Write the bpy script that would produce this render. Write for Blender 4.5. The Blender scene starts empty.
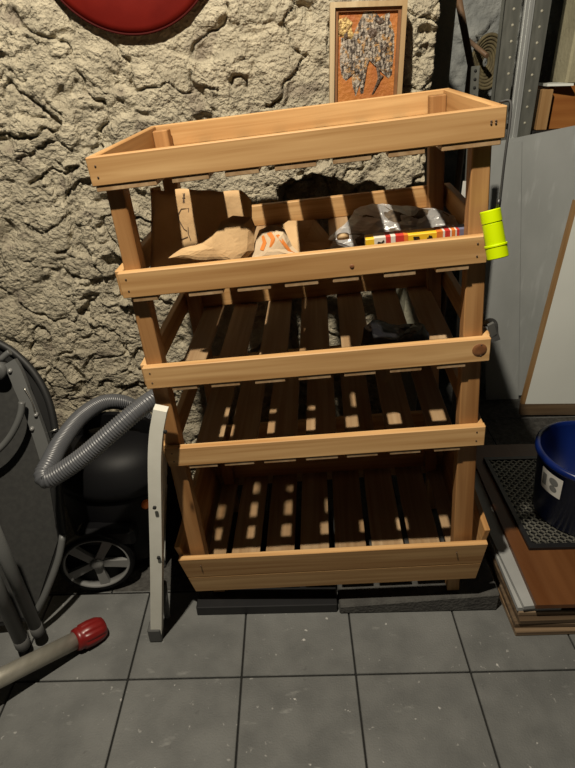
import bpy, bmesh, math, random
import numpy as np
from mathutils import Vector, Matrix, noise
random.seed(7)
sc = bpy.context.scene
col = sc.collection
PI = math.pi
def rad(a): return math.radians(a)

# ------------------------------------------------------------------ camera
F, PITCH, ROLL, YAW, CH = 562.17, rad(29.5), rad(-1.85), rad(-0.62), 1.393
cp, sp, cy, sy = math.cos(PITCH), math.sin(PITCH), math.cos(YAW), math.sin(YAW)
FW = Vector((sy*cp, cy*cp, -sp)); RT = Vector((cy, -sy, 0)); UP = RT.cross(FW)
cr, sr = math.cos(ROLL), math.sin(ROLL)
R2 = cr*RT + sr*UP; U2 = -sr*RT + cr*UP
CAM = Vector((0, 0, CH))
cd = bpy.data.cameras.new('camera'); cam = bpy.data.objects.new('camera', cd); col.objects.link(cam)
cd.sensor_fit = 'HORIZONTAL'; cd.sensor_width = 36; cd.lens = F/575*36
cd.clip_start = .02
cam.matrix_world = Matrix(((R2.x, U2.x, -FW.x, 0), (R2.y, U2.y, -FW.y, 0), (R2.z, U2.z, -FW.z, CH), (0, 0, 0, 1)))
sc.camera = cam

# surveying: where the sight line of a photo point meets a plane of the room
def ray(px, py): return FW + (px-287.5)/F*R2 - (py-384)/F*U2
def on_plane(px, py, p0, n):
    d = ray(px, py); n = Vector(n)
    return CAM + d*((Vector(p0)-CAM).dot(n)/d.dot(n))
def at_y(px, py, Y): return on_plane(px, py, (0, Y, 0), (0, 1, 0))
def at_z(px, py, Z): return on_plane(px, py, (0, 0, Z), (0, 0, 1))

# the rack stands yawed and leaning to the left, its right feet up on a loose slab
TI, LE, YA = rad(-5.13), rad(1.32), rad(-2.63)
RM = Matrix.Rotation(YA, 4, 'Z') @ Matrix.Rotation(LE, 4, 'X') @ Matrix.Rotation(TI, 4, 'Y')
KS = .975
RACK = Matrix.Translation(CAM*(1-KS)) @ Matrix.Scale(KS, 4) @ Matrix.Translation((.102, 1.112, -.4*math.sin(TI))) @ RM
RINV = RACK.inverted()
SH = .013
def rk(px, py, v):                       # photo point on the rack's plane at depth v -> rack coordinates
    o = RINV @ CAM; d = RINV.to_3x3() @ ray(px, py)
    return o + d*((v-o.y)/d.y)
def rw(u, v, w): return RACK @ Vector((u+SH*w, v, w))

# ------------------------------------------------------------------ materials
def mat(name, c1, c2=None, scale=(8, 8, 8), rough=.6, bump=0., bscale=60, metal=0., detail=6, lo=.35, hi=.65, spec=.5, distort=0., rnd=0., coat=0.):
    m = bpy.data.materials.new(name); m.use_nodes = True
    nt = m.node_tree; N = nt.nodes; Lk = nt.links; b = N['Principled BSDF']
    b.inputs['Roughness'].default_value = rough; b.inputs['Metallic'].default_value = metal
    b.inputs['Specular IOR Level'].default_value = spec
    b.inputs['Coat Weight'].default_value = coat
    tc = N.new('ShaderNodeTexCoord')
    if c2 is None: c2 = tuple(x*.8 for x in c1)
    mp = N.new('ShaderNodeMapping'); mp.inputs['Scale'].default_value = scale
    Lk.new(tc.outputs['Object'], mp.inputs['Vector'])
    nz = N.new('ShaderNodeTexNoise'); nz.inputs['Scale'].default_value = 1; nz.inputs['Detail'].default_value = detail
    nz.inputs['Distortion'].default_value = distort; nz.name = 'tint'
    Lk.new(mp.outputs[0], nz.inputs['Vector'])
    rp = N.new('ShaderNodeValToRGB'); e = rp.color_ramp.elements
    e[0].position = lo; e[0].color = (*c1, 1); e[1].position = hi; e[1].color = (*c2, 1)
    Lk.new(nz.outputs[0], rp.inputs[0])
    out = rp.outputs[0]
    if rnd:
        oi = N.new('ShaderNodeObjectInfo'); mr = N.new('ShaderNodeMapRange')
        mr.inputs['To Min'].default_value = 1-rnd; mr.inputs['To Max'].default_value = 1+rnd
        Lk.new(oi.outputs['Random'], mr.inputs['Value'])
        hs = N.new('ShaderNodeHueSaturation'); Lk.new(mr.outputs[0], hs.inputs['Value']); Lk.new(out, hs.inputs['Color']); out = hs.outputs[0]
        ad = N.new('ShaderNodeVectorMath'); ad.operation = 'MULTIPLY_ADD'
        Lk.new(oi.outputs['Random'], ad.inputs[1]); ad.inputs[0].default_value = (37, 51, 23)
        Lk.new(mp.outputs[0], ad.inputs[2]); Lk.new(ad.outputs[0], nz.inputs['Vector'])
    Lk.new(out, b.inputs['Base Color'])
    if bump:
        n2 = N.new('ShaderNodeTexNoise'); n2.inputs['Scale'].default_value = bscale; n2.inputs['Detail'].default_value = 5
        Lk.new(tc.outputs['Object'], n2.inputs['Vector'])
        bp = N.new('ShaderNodeBump'); bp.inputs['Strength'].default_value = bump; bp.inputs['Distance'].default_value = .01 if bump < 1 else .016
        Lk.new(n2.outputs[0], bp.inputs['Height']); Lk.new(bp.outputs[0], b.inputs['Normal'])
    m['bsdf'] = b.name
    return m

def wood(name, axis, c1, c2, rough=.55, fine=70, rnd=.12):
    s = [fine*1.0]*3; s[axis] = 2.2
    m = mat(name, c1, c2, tuple(s), rough, lo=.30, hi=.72, distort=.6, rnd=rnd, detail=3, spec=.35)
    nt = m.node_tree; N = nt.nodes; Lk = nt.links
    # broad growth bands laid over the fine grain
    tc = [n for n in N if n.type == 'TEX_COORD'][0]
    mp = N.new('ShaderNodeMapping'); q = [16.]*3; q[axis] = 1.1; mp.inputs['Scale'].default_value = q
    Lk.new(tc.outputs['Object'], mp.inputs['Vector'])
    n2 = N.new('ShaderNodeTexNoise'); n2.inputs['Scale'].default_value = 1; n2.inputs['Detail'].default_value = 2
    oi = [n for n in N if n.type == 'OBJECT_INFO']
    if oi:
        ad = N.new('ShaderNodeVectorMath'); ad.operation = 'MULTIPLY_ADD'; ad.inputs[0].default_value = (17, 29, 41)
        Lk.new(oi[0].outputs['Random'], ad.inputs[1]); Lk.new(mp.outputs[0], ad.inputs[2]); Lk.new(ad.outputs[0], n2.inputs['Vector'])
    else: Lk.new(mp.outputs[0], n2.inputs['Vector'])
    r = N.new('ShaderNodeValToRGB'); e = r.color_ramp.elements
    e[0].position = .35; e[0].color = (1, 1, 1, 1); e[1].position = .7; e[1].color = (.72, .62, .5, 1)
    Lk.new(n2.outputs[0], r.inputs[0])
    mx = N.new('ShaderNodeMix'); mx.data_type = 'RGBA'; mx.blend_type = 'MULTIPLY'; mx.inputs['Factor'].default_value = 1
    b = N['Principled BSDF']; src = b.inputs['Base Color'].links[0].from_socket
    Lk.new(src, mx.inputs['A']); Lk.new(r.outputs[0], mx.inputs['B']); Lk.new(mx.outputs['Result'], b.inputs['Base Color'])
    return m

PC1, PC2 = (.63, .40, .185), (.43, .235, .09)
pine = [wood('pine_%s' % a, i, PC1, PC2) for i, a in enumerate('xyz')]
pine_post = wood('pine_post', 2, (.46, .255, .105), (.32, .16, .058))
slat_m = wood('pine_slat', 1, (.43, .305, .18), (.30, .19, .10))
knot_m = mat('knot', (.16, .06, .02), (.26, .11, .04), (60, 60, 60))
nail_m = mat('nail', (.10, .06, .035), rough=.6)
wall_m = mat('rough_render', (.46, .41, .305), (.31, .275, .205), (22, 22, 22), .95, 1., 95, spec=.15, detail=8)
stone_m = mat('grey_stone', (.30, .31, .30), (.17, .18, .18), (9, 9, 9), .9, .8, 60, spec=.2, detail=8)
pillar_m = mat('dark_render', (.30, .29, .22), (.23, .22, .17), (6, 6, 6), .95, .5, 90, spec=.1)
tile_m = mat('concrete_tile', (.128, .130, .125), (.094, .096, .093), (11, 11, 11), .7, .25, 220, spec=.35, detail=10, rnd=0)
joint_m = mat('tile_joint', (.008, .008, .007), rough=.95)
paver_m = mat('rough_paver', (.075, .072, .066), (.04, .038, .035), (45, 45, 45), .9, .8, 120, spec=.2)
slab_m = mat('dark_concrete', (.07, .068, .062), (.045, .043, .04), (20, 20, 20), .85, .5, 120)
red_m = mat('red_enamel', (.125, .006, .003), (.10, .004, .002), (14, 14, 14), .6, .05, 40, spec=.15)
redrim_m = mat('dark_red_rim', (.05, .004, .003), rough=.7, spec=.1)
frame_m = wood('frame_wood', 2, (.52, .42, .27), (.42, .32, .19), rnd=0)
frame_in_m = mat('frame_inner', (.22, .10, .04), (.17, .075, .03), (30, 30, 30), .5)
canvas_m = mat('orange_canvas', (.44, .165, .03), (.30, .085, .02), (16, 16, 9), .6, .3, 120)
paint_grey = mat('grey_impasto', (.36, .31, .25), (.04, .028, .02), (150, 150, 60), .55, .8, 160, detail=5, lo=.42, hi=.58)
paint_gold = mat('gold_impasto', (.62, .45, .17), (.20, .10, .03), (120, 120, 120), .5, .8, 160, lo=.4, hi=.62)
paint_dark = mat('dark_impasto', (.13, .09, .065), (.07, .045, .03), (90, 90, 90), .55, .6, 160)
kraft_m = mat('kraft_paper', (.50, .335, .175), (.44, .285, .145), (20, 20, 20), .8, .15, 60, spec=.2)
kraft_ink = mat('dark_print', (.09, .055, .035), rough=.8)
white_paper = mat('white_paper', (.55, .43, .29), (.48, .36, .23), (25, 25, 25), .75)
orange_ink = mat('orange_print', (.62, .20, .03), (.55, .16, .02), rough=.75)
soil_m = mat('dark_contents', (.13, .095, .06), (.045, .032, .022), (70, 70, 70), .7, .8, 90)
tan_m = mat('tan_disc', (.60, .43, .24), (.52, .35, .18), (40, 40, 40), .6)
yel_m = mat('yellow_print', (.80, .50, .02), (.74, .44, .02), rough=.45)
red_print = mat('red_print', (.55, .04, .03), rough=.45)
ora_print = mat('orange_red_print', (.72, .20, .03), rough=.45)
wht_print = mat('white_print', (.72, .68, .60), rough=.45)
blu_print = mat('grey_blue_print', (.17, .17, .26), rough=.45)
blk_print = mat('black_print', (.02, .015, .012), rough=.5)
neon_m = mat('neon_plastic', (.54, .70, .0), (.50, .66, .0), rough=.3)
black_m = mat('black_plastic', (.012, .012, .013), (.009, .009, .010), rough=.42)
vac_m = mat('vacuum_black', (.004, .004, .0045), (.003, .003, .0035), rough=.5, spec=.16)
blackbag_m = mat('black_film', (.012, .012, .014), (.008, .008, .01), rough=.25, spec=.6)
strap_m = mat('black_webbing', (.025, .025, .024), rough=.7)
buckle_m = mat('grey_buckle', (.09, .09, .085), rough=.5)
chair_fab = mat('charcoal_sling', (.030, .030, .028), (.022, .022, .021), (80, 80, 80), .85)
chair_tube = mat('grey_tube', (.105, .107, .105), (.088, .09, .088), rough=.45)
chair_black = mat('chair_black', (.008, .008, .008), rough=.6)
steel_m = mat('bright_steel', (.55, .54, .50), (.45, .44, .40), (20, 20, 20), .35, metal=1.)
hose_m = mat('grey_hose', (.085, .088, .096), (.07, .073, .08), rough=.36, spec=.6)
wheel_m = mat('silver_plastic', (.21, .21, .205), (.17, .17, .165), rough=.35, spec=.6)
redpl_m = mat('red_plastic', (.17, .010, .009), (.14, .008, .007), rough=.35)
tubem = mat('brushed_tube', (.44, .42, .36), (.38, .36, .30), (60, 8, 60), .42, metal=.6)
white_m = mat('white_enamel', (.72, .71, .64), (.66, .65, .58), (18, 18, 18), .4)
greyfoot = mat('grey_rubber', (.075, .075, .073), rough=.7)
orange_m = mat('orange_plastic', (.75, .17, .02), rough=.4)
blue_m = mat('blue_plastic', (.003, .014, .11), (.002, .011, .09), rough=.3, spec=.55)
label_m = mat('label_white', (.62, .61, .57), rough=.5)
label_grey = mat('label_print', (.16, .165, .16), rough=.6)
galv_m = mat('galvanised', (.33, .335, .30), (.235, .24, .215), (40, 40, 8), .42, metal=.75, lo=.4, hi=.6)
galv_bright = mat('galvanised_bright', (.78, .80, .79), (.62, .64, .63), (200, 200, 4), .35, metal=.7)
hole_m = mat('pale_hole', (.42, .40, .32), rough=.7)
darkhole_m = mat('dark_hole', (.012, .012, .012), rough=.8)
sheet_m = mat('grey_sheet', (.38, .395, .39), (.315, .33, .325), (5, 5, 3), .5, .05, 30, metal=.1, spec=.5)
scr_m = mat('scratch', (.50, .52, .52), rough=.5)
board_white = mat('white_laminate', (.74, .76, .72), (.69, .71, .67), (3, 3, 3), .5)
raw_edge = wood('raw_edge', 2, (.42, .27, .13), (.33, .20, .09), rnd=.05)
raw_edge_x = wood('raw_edge_x', 0, (.25, .185, .12), (.11, .075, .048), rnd=.45)
lam_m = wood('laminate_brown', 1, (.15, .062, .022), (.115, .045, .015), rnd=.05, fine=30, rough=.4)
grate_m = mat('grate_metal', (.22, .215, .185), (.15, .147, .125), rough=.5, metal=.5)
basket_m = mat('wicker', (.13, .105, .05), (.07, .055, .028), (60, 60, 60), .8)
stick_m = wood('old_handle', 2, (.20, .13, .08), (.13, .08, .05))
crate_m = wood('orange_crate', 0, (.40, .17, .045), (.32, .12, .03))
cream_m = mat('cream_block', (.36, .33, .22), (.29, .265, .175), (8, 8, 8), .9, .3, 60)

def film_mat():
    m = bpy.data.materials.new('clear_film'); m.use_nodes = True; nt = m.node_tree; N = nt.nodes; Lk = nt.links
    N.remove(N['Principled BSDF']); o = N['Material Output']
    tr = N.new('ShaderNodeBsdfTransparent'); gl = N.new('ShaderNodeBsdfGlossy'); gl.inputs['Roughness'].default_value = .28
    di = N.new('ShaderNodeBsdfDiffuse'); di.inputs['Color'].default_value = (.92, .92, .92, 1)
    tc = N.new('ShaderNodeTexCoord'); nz = N.new('ShaderNodeTexNoise'); nz.inputs['Scale'].default_value = 45; nz.inputs['Distortion'].default_value = 1.5
    mp = N.new('ShaderNodeMapping'); mp.inputs['Scale'].default_value = (.5, 1, 1.6)
    Lk.new(tc.outputs['Object'], mp.inputs[0]); Lk.new(mp.outputs[0], nz.inputs['Vector'])
    bp = N.new('ShaderNodeBump'); bp.inputs['Strength'].default_value = .8; bp.inputs['Distance'].default_value = .01
    Lk.new(nz.outputs[0], bp.inputs['Height']); Lk.new(bp.outputs[0], gl.inputs['Normal'])
    m1 = N.new('ShaderNodeMixShader'); m1.inputs[0].default_value = .22; Lk.new(gl.outputs[0], m1.inputs[2]); Lk.new(di.outputs[0], m1.inputs[1]); m1.inputs[0].default_value = .6
    m2 = N.new('ShaderNodeMixShader'); m2.inputs[0].default_value = .52
    Lk.new(tr.outputs[0], m2.inputs[1]); Lk.new(m1.outputs[0], m2.inputs[2]); Lk.new(m2.outputs[0], o.inputs[0])
    return m
film_m = film_mat()

# wall: pale lumps and greyer stones; floor: paint flecks and scuffs that belong to the tiles
def overlay(m, colr, scale, lo, hi, det=2, stretch=(1, 1, 1), amt=1.):
    nt = m.node_tree; N = nt.nodes; Lk = nt.links; b = N['Principled BSDF']
    tc = [n for n in N if n.type == 'TEX_COORD'][0]
    mp = N.new('ShaderNodeMapping'); mp.inputs['Scale'].default_value = stretch; mp.inputs['Location'].default_value = (scale*.37, 1.3, .7)
    nz = N.new('ShaderNodeTexNoise'); nz.inputs['Scale'].default_value = scale; nz.inputs['Detail'].default_value = det
    Lk.new(tc.outputs['Object'], mp.inputs[0]); Lk.new(mp.outputs[0], nz.inputs['Vector'])
    mr = N.new('ShaderNodeMapRange'); mr.inputs['From Min'].default_value = lo; mr.inputs['From Max'].default_value = hi; mr.inputs['To Max'].default_value = amt
    Lk.new(nz.outputs[0], mr.inputs['Value'])
    mx = N.new('ShaderNodeMix'); mx.data_type = 'RGBA'
    src = b.inputs['Base Color'].links[0].from_socket
    Lk.new(mr.outputs[0], mx.inputs['Factor']); Lk.new(src, mx.inputs['A']); mx.inputs['B'].default_value = (*colr, 1)
    Lk.new(mx.outputs['Result'], b.inputs['Base Color'])
overlay(wall_m, (.20, .165, .13), 10, .60, .68, 3, amt=.7)
overlay(wall_m, (.50, .45, .34), 5, .52, .75, 4, amt=.6)
overlay(tile_m, (.44, .43, .41), 62, .70, .76, 3, amt=.45)
overlay(tile_m, (.50, .49, .47), 30, .705, .73, 3, amt=.8)
overlay(tile_m, (.06, .06, .058), 40, .70, .76, 2, (1.1, .9, 1), amt=.4)
overlay(tile_m, (.30, .30, .285), 16, .66, .80, 5, (1, 2.2, 1), amt=.55)
overlay(tile_m, (.17, .172, .166), 4, .5, .75, 5, amt=.6)
overlay(paint_grey, (.42, .22, .06), 90, .56, .66, 3, amt=.8)
overlay(sheet_m, (.52, .54, .54), 14, .60, .78, 4, (2.5, 1, .5), amt=.5)
overlay(galv_m, (.42, .43, .40), 30, .62, .75, 3, (1, 1, .3), amt=.6)

# ------------------------------------------------------------------ mesh helpers
class MB:
    def __init__(s): s.bm = bmesh.new()
    def box(s, lo, hi, bev=.0, mi=0, mtx=None):
        v = [s.bm.verts.new((x, y, z)) for x in (lo[0], hi[0]) for y in (lo[1], hi[1]) for z in (lo[2], hi[2])]
        return s._hex(v, bev, mi, mtx)
    def hexa(s, pts, bev=0., mi=0):     # order: 000 001 010 011 100 101 110 111 (x,y,z)
        v = [s.bm.verts.new(p) for p in pts]; return s._hex(v, bev, mi, None)
    def _hex(s, v, bev, mi, mtx):
        if mtx is not None:
            for q in v: q.co = mtx @ q.co
        fs = [s.bm.faces.new([v[i] for i in f]) for f in ((0, 1, 3, 2), (4, 6, 7, 5), (0, 4, 5, 1), (2, 3, 7, 6), (0, 2, 6, 4), (1, 5, 7, 3))]
        for f in fs: f.material_index = mi
        if bev:
            es = list({e for f in fs for e in f.edges})
            bmesh.ops.bevel(s.bm, geom=es, offset=bev, segments=1, profile=.7, affect='EDGES')
        return s
    def tube(s, path, r, seg=14, mi=0, closed=False, cap=True):
        P = [Vector(p) for p in path]; n = len(P)
        R_ = r if isinstance(r, (list, tuple)) else [r]*n
        rings = []; up = None
        for i in range(n):
            if closed: t = P[(i+1) % n]-P[i-1]
            else: t = P[min(i+1, n-1)]-P[max(i-1, 0)]
            t.normalize()
            if up is None:
                up = Vector((0, 0, 1)) if abs(t.z) < .9 else Vector((1, 0, 0))
            a = (up - t*up.dot(t)).normalized(); b = t.cross(a); up = a
            rings.append([s.bm.verts.new(P[i]+(a*math.cos(2*PI*k/seg)+b*math.sin(2*PI*k/seg))*R_[i]) for k in range(seg)])
        for i in range(n if closed else n-1):
            A, B = rings[i], rings[(i+1) % n]
            for k in range(seg):
                f = s.bm.faces.new((A[k], A[(k+1) % seg], B[(k+1) % seg], B[k])); f.smooth = True; f.material_index = mi
        if cap and not closed:
            for A in (rings[0][::-1], rings[-1]): s.bm.faces.new(A).material_index = mi
        return s
    def bar(s, path, w, t, nrm, mi=0, bev=0.):     # flat bar: width w across path, thickness t along nrm
        P = [Vector(p) for p in path]; n = len(P); nrm = Vector(nrm).normalized(); rings = []
        for i in range(n):
            d = (P[min(i+1, n-1)]-P[max(i-1, 0)]).normalized(); a = nrm.cross(d).normalized(); nn = d.cross(a).normalized()
            ww = w[i] if isinstance(w, (list, tuple)) else w
            rings.append([s.bm.verts.new(P[i]+a*x*ww/2+nn*y*t/2) for x, y in ((-1, -1), (1, -1), (1, 1), (-1, 1))])
        fs = []
        for i in range(n-1):
            for k in range(4): fs.append(s.bm.faces.new((rings[i][k], rings[i][(k+1) % 4], rings[i+1][(k+1) % 4], rings[i+1][k])))
        fs.append(s.bm.faces.new(rings[0][::-1])); fs.append(s.bm.faces.new(rings[-1]))
        for f in fs: f.material_index = mi
        if bev:
            es = [e for e in {e for f in fs for e in f.edges} if len(e.link_faces) == 2 and e.calc_face_angle(0) > .6]
            bmesh.ops.bevel(s.bm, geom=es, offset=bev, segments=2, profile=.6, affect='EDGES')
        return s
    def lathe(s, prof, c, axis='Z', seg=40, mi=0, mtx=None, smooth=True, cap=True):
        rings = []
        for r, h in prof:
            ring = []
            for k in range(seg):
                a = 2*PI*k/seg; p = Vector((r*math.cos(a), r*math.sin(a), h))
                if axis == 'Y': p = Vector((p.x, p.z, p.y))
                if mtx is not None: p = mtx @ p
                ring.append(s.bm.verts.new(p+Vector(c)))
            rings.append(ring)
        for A, B in zip(rings, rings[1:]):
            for k in range(seg):
                f = s.bm.faces.new((A[k], A[(k+1) % seg], B[(k+1) % seg], B[k])); f.smooth = smooth; f.material_index = mi
        if cap:
            for ring in (rings[0][::-1], rings[-1]): s.bm.faces.new(ring).material_index = mi
        return s
    def prism(s, poly, off, mi=0, bev=0.):
        A = [s.bm.verts.new(Vector(p)) for p in poly]; off = Vector(off); B = [s.bm.verts.new(Vector(p)+off) for p in poly]
        n = len(poly); fs = [s.bm.faces.new(A), s.bm.faces.new(B[::-1])]
        for i in range(n): fs.append(s.bm.faces.new((A[i], B[i], B[(i+1) % n], A[(i+1) % n])))
        for f in fs: f.material_index = mi
        if bev:
            es = [e for e in {e for f in fs for e in f.edges} if e.calc_face_angle(0) > .5]
            bmesh.ops.bevel(s.bm, geom=es, offset=bev, segments=2, profile=.6, affect='EDGES')
        return s
    def pillow(s, poly, nrm, front, back, rings=6, amp=.004, fr=30, mi=0, seed=0, smooth=False, mid=None):
        # closed lumpy body over an outline: bulges by `front` along nrm and `back` the other way
        nrm = Vector(nrm); P = [Vector(p) for p in poly]
        Q = []
        for a, b in zip(P, P[1:]+P[:1]):
            k = max(1, int((b-a).length/.012))
            for j in range(k): Q.append(a.lerp(b, j/k))
        c = Vector(mid) if mid else sum(Q, Vector())/len(Q); so = Vector((seed*3.1, seed*7.7, seed*1.9))
        def layer(sign, d):
            out = []
            for i in range(1, rings):
                t = i/rings; row = []
                for q in Q:
                    p = q.lerp(c, t); h = d*math.sqrt(max(0, 1-(1-t)**2.4))
                    p = p+nrm*(sign*h)
                    p = p+noise.noise_vector(p*fr+so)*amp*(.3+.7*min(1, t*3))
                    row.append(s.bm.verts.new(p))
                out.append(row)
            top = s.bm.verts.new(c+nrm*(sign*d)); return out, top
        edge = [s.bm.verts.new(q+noise.noise_vector(q*fr+so)*amp*.5) for q in Q]; n = len(Q)
        for sign, d in ((1, front), (-1, back)):
            L_, top = layer(sign, d); L_ = [edge]+L_
            for A, B in zip(L_, L_[1:]):
                for k in range(n):
                    f = s.bm.faces.new((A[k], A[(k+1) % n], B[(k+1) % n], B[k])); f.smooth = smooth; f.material_index = mi
            for k in range(n):
                f = s.bm.faces.new((L_[-1][k], L_[-1][(k+1) % n], top)); f.smooth = smooth; f.material_index = mi
        bmesh.ops.recalc_face_normals(s.bm, faces=s.bm.faces[:])
        return s
    def grid(s, fn, nu, nv, mi=0, smooth=True):
        V = [[s.bm.verts.new(fn(i/nu, j/nv)) for j in range(nv+1)] for i in range(nu+1)]
        for i in range(nu):
            for j in range(nv):
                f = s.bm.faces.new((V[i][j], V[i+1][j], V[i+1][j+1], V[i][j+1])); f.smooth = smooth; f.material_index = mi
        return s
    def build(s, name, m, parent=None, recalc=True):
        if recalc: bmesh.ops.recalc_face_normals(s.bm, faces=s.bm.faces[:])
        me = bpy.data.meshes.new(name); s.bm.to_mesh(me); s.bm.free()
        for q in (m if isinstance(m, (list, tuple)) else [m]): me.materials.append(q)
        o = bpy.data.objects.new(name, me); col.objects.link(o)
        if parent is not None: o.parent = parent
        return o
def tag(o, label=None, cat=None, group=None, kind=None):
    for k, v in (('label', label), ('category', cat), ('group', group), ('kind', kind)):
        if v: o[k] = v
    return o
def thing(name, label, cat, loc=(0, 0, 0), group=None, mtx=None):
    o = bpy.data.objects.new(name, None); col.objects.link(o); o.empty_display_size = .05
    o.matrix_world = mtx if mtx is not None else Matrix.Translation(loc)
    return tag(o, label, cat, group)
def kid(o, parent):           # geometry written in world coordinates becomes a part of a thing
    o.parent = parent; o.matrix_parent_inverse = Matrix.Identity(4)
    o.data.transform(parent.matrix_world.inverted()); return o
def curve(pts, n=10):         # Catmull-Rom through points
    P = [Vector(p) for p in pts]; P = [P[0]*2-P[1]]+P+[P[-1]*2-P[-2]]; out = []
    for i in range(1, len(P)-2):
        a, b, c, d = P[i-1:i+3]
        for j in range(n):
            t = j/n; out.append(.5*((2*b)+(c-a)*t+(2*a-5*b+4*c-d)*t*t+(3*b-a-3*c+d)*t**3))
    out.append(P[-2]); return out

# ------------------------------------------------------------------ setting
WY = 1.72
def relief(x, z):
    p = Vector((x, z, 0.))
    w = noise.noise_vector(p*6.0)*.045 + noise.noise_vector(p*21.0+Vector((3, 1, 7)))*.022 + noise.noise_vector(p*55.0)*.006
    q = p+w
    h = .012*noise.fractal(q*2.4, 1.0, 2.0, 3)
    zone = max(0., min(1., .62+1.5*noise.noise(Vector((x*2.6+4, z*2.6, 5.)))))
    # broken plates of render: each sits a little higher or lower than the next
    d, pts = noise.voronoi(Vector((q.x*9, q.y*13, 0.4)))
    cell = noise.noise(pts[0]*13.7); e = min(1., (d[1]-d[0])/.07)
    h += (.3+.7*zone)*.024*cell*e-.006*zone*(1-e)
    d2, p2 = noise.voronoi(Vector((q.x*26+4, q.y*34, 2.)))
    c2 = noise.noise(p2[0]*9.1); e2 = min(1., (d2[1]-d2[0])/.12)
    h += (.12+.88*zone)*(.0095*c2*e2-.0026*(1-e2))
    h +=   .0042*noise.fractal(p*30, .9, 2.1, 4)
    # smooth field stones poking out
    d3, p3 = noise.voronoi(Vector((q.x*5.2+1, q.y*6.5, 6.)))
    if noise.noise(p3[0]*7.3) > .12 and d3[0] < .34:
        t = 1-(d3[0]/.34)**2; h = h*(1-.7*t)+.016*math.sqrt(t)
    m = noise.noise(Vector((x*3.1, z*3.1, 8.)))
    n = abs(noise.noise(q*6.0+Vector((9, 2, 3))))
    if m > -.25 and n < .030: h -= .022*(1-n/.030)
    n = abs(noise.noise(q*13.0+Vector((2, 8, 1))))
    if m < .1 and n < .035: h -= .010*(1-n/.035)
    k = noise.noise(q*10.0+Vector((5, 5, 5)))
    if k > .38: h -= .09*(k-.38)
    f = max(0., min(1., (.30-math.hypot(x+.379, z-1.711))/.05))     # the wall is smoother where the plate hangs
    return h*(1-f)+(-.004+.12*h)*f
def niche(x, z):
    n = Vector((x*9, z*9, 3.)); a = noise.fractal(n, .9, 2.1, 3)*.045
    d = min(x+.045+a, 1.095-z+.02*math.sin(x*14)+a*.8)
    return max(0., min(1., d/.03))
def wall_fn(u, v):
    z = -.02+v*1.82; k = u*492
    if k <= 462: x = -1.45+k*.004; x = min(x, .40); return Vector((x, WY-relief(x, z)+.33*niche(x, z), z))
    t = (k-462)/30; x = .40-.012*t; y0 = WY-relief(.40, z)+.33*niche(.40, z)
    return Vector((x+.4*relief(z, t+3), y0+(WY+.36-y0)*t, z))
tag(MB().grid(wall_fn, 492, 455).build('wall_back', wall_m), kind='structure')
tag(MB().box((-1.45, WY+.37, -.02), (.385, WY+.44, 1.45)).build('trim_1', pillar_m), kind='structure')
tag(MB().box((.412, 1.90, -.02), (.490, 2.12, 1.62), .004).build('trim_2', pillar_m), kind='structure')
def far_fn(u, v):
    x = .3+u*2.9; z = -.02+v*2.3
    return Vector((x, 2.78-.9*relief(x+3, z+1.3), z))
tag(MB().grid(far_fn, 260, 210).build('wall_far', stone_m), kind='structure')

mb = MB()
mb.box((-2.2, -1.0, -.04), (3.2, 1.188, -.007), mi=1)
xs = [-.455+.3*k for k in range(-6, 13)]
ys = [.907+.3*k for k in range(-6, 1)]+[1.188]
for i in range(len(xs)-1):
    for j in range(len(ys)-1):
        g = .0024
        mb.box((xs[i]+g, ys[j]+g, -.03), (xs[i+1]-g, ys[j+1]-g, 0), .0016, 0)
px_ = [-2.2, -1.45, -.98, -.575, -.10, .37, .84, 1.31, 1.78, 2.25, 2.72, 3.2]
for a, b in zip(px_, px_[1:]):
    for c, d in ((1.192, 1.60), (1.60, 2.1), (2.1, 2.8)):
        mb.box((a+.002, c+.001, -.03), (b-.002, d-.002, -.002), .002, 2)
mb.box((-2.2, 1.188, -.05), (3.2, 2.8, -.012), mi=1)
tag(mb.build('floor', [tile_m, joint_m, paver_m]), kind='structure')

# ------------------------------------------------------------------ the rack
rack = thing('display_rack', 'four-tier pine slatted rack with a high-sided top tray and a trough base', 'shelf', mtx=RACK)
def U(u, w): return u+SH*w
def board(name, lo, hi, m, bev=.0018, parent=rack):
    u0, v0, w0 = lo; u1, v1, w1 = hi
    pts = [Vector((U(u, w), v, w)) for u in (u0, u1) for v in (v0, v1) for w in (w0, w1)]
    return MB().hexa(pts, bev).build(name, m, parent)
def nails(b, us, ws, v):
    for u in us:
        for w in ws:
            MB().lathe([(.0008, .0012), (.0019, .001), (.0019, -.002)], (U(u, w), v, w), 'Y', 8,
                       mtx=Matrix.Scale(-1, 4, (0, 1, 0))).build('nail', nail_m, b)
T1, T0 = 1.258, 1.206
LV = [(1.035, .98, -.377, .363), (.813, .758, -.379, .385), (.585, .53, -.377, .390)]
fb = board('front_board', (-.378, 0, T0), (.378, .018, T1), pine[0]); nails(fb, (-.362,), (1.222, 1.242), 0); nails(fb, (.352, .36), (1.232, 1.236), 0)
board('back_board', (-.378, .472, T0), (.378, .489, T1), pine[0])
board('side_board', (-.378, .0185, T0), (-.361, .4715, T1), pine[1]); board('side_board', (.361, .0185, T0), (.378, .4715, T1), pine[1])
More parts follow.
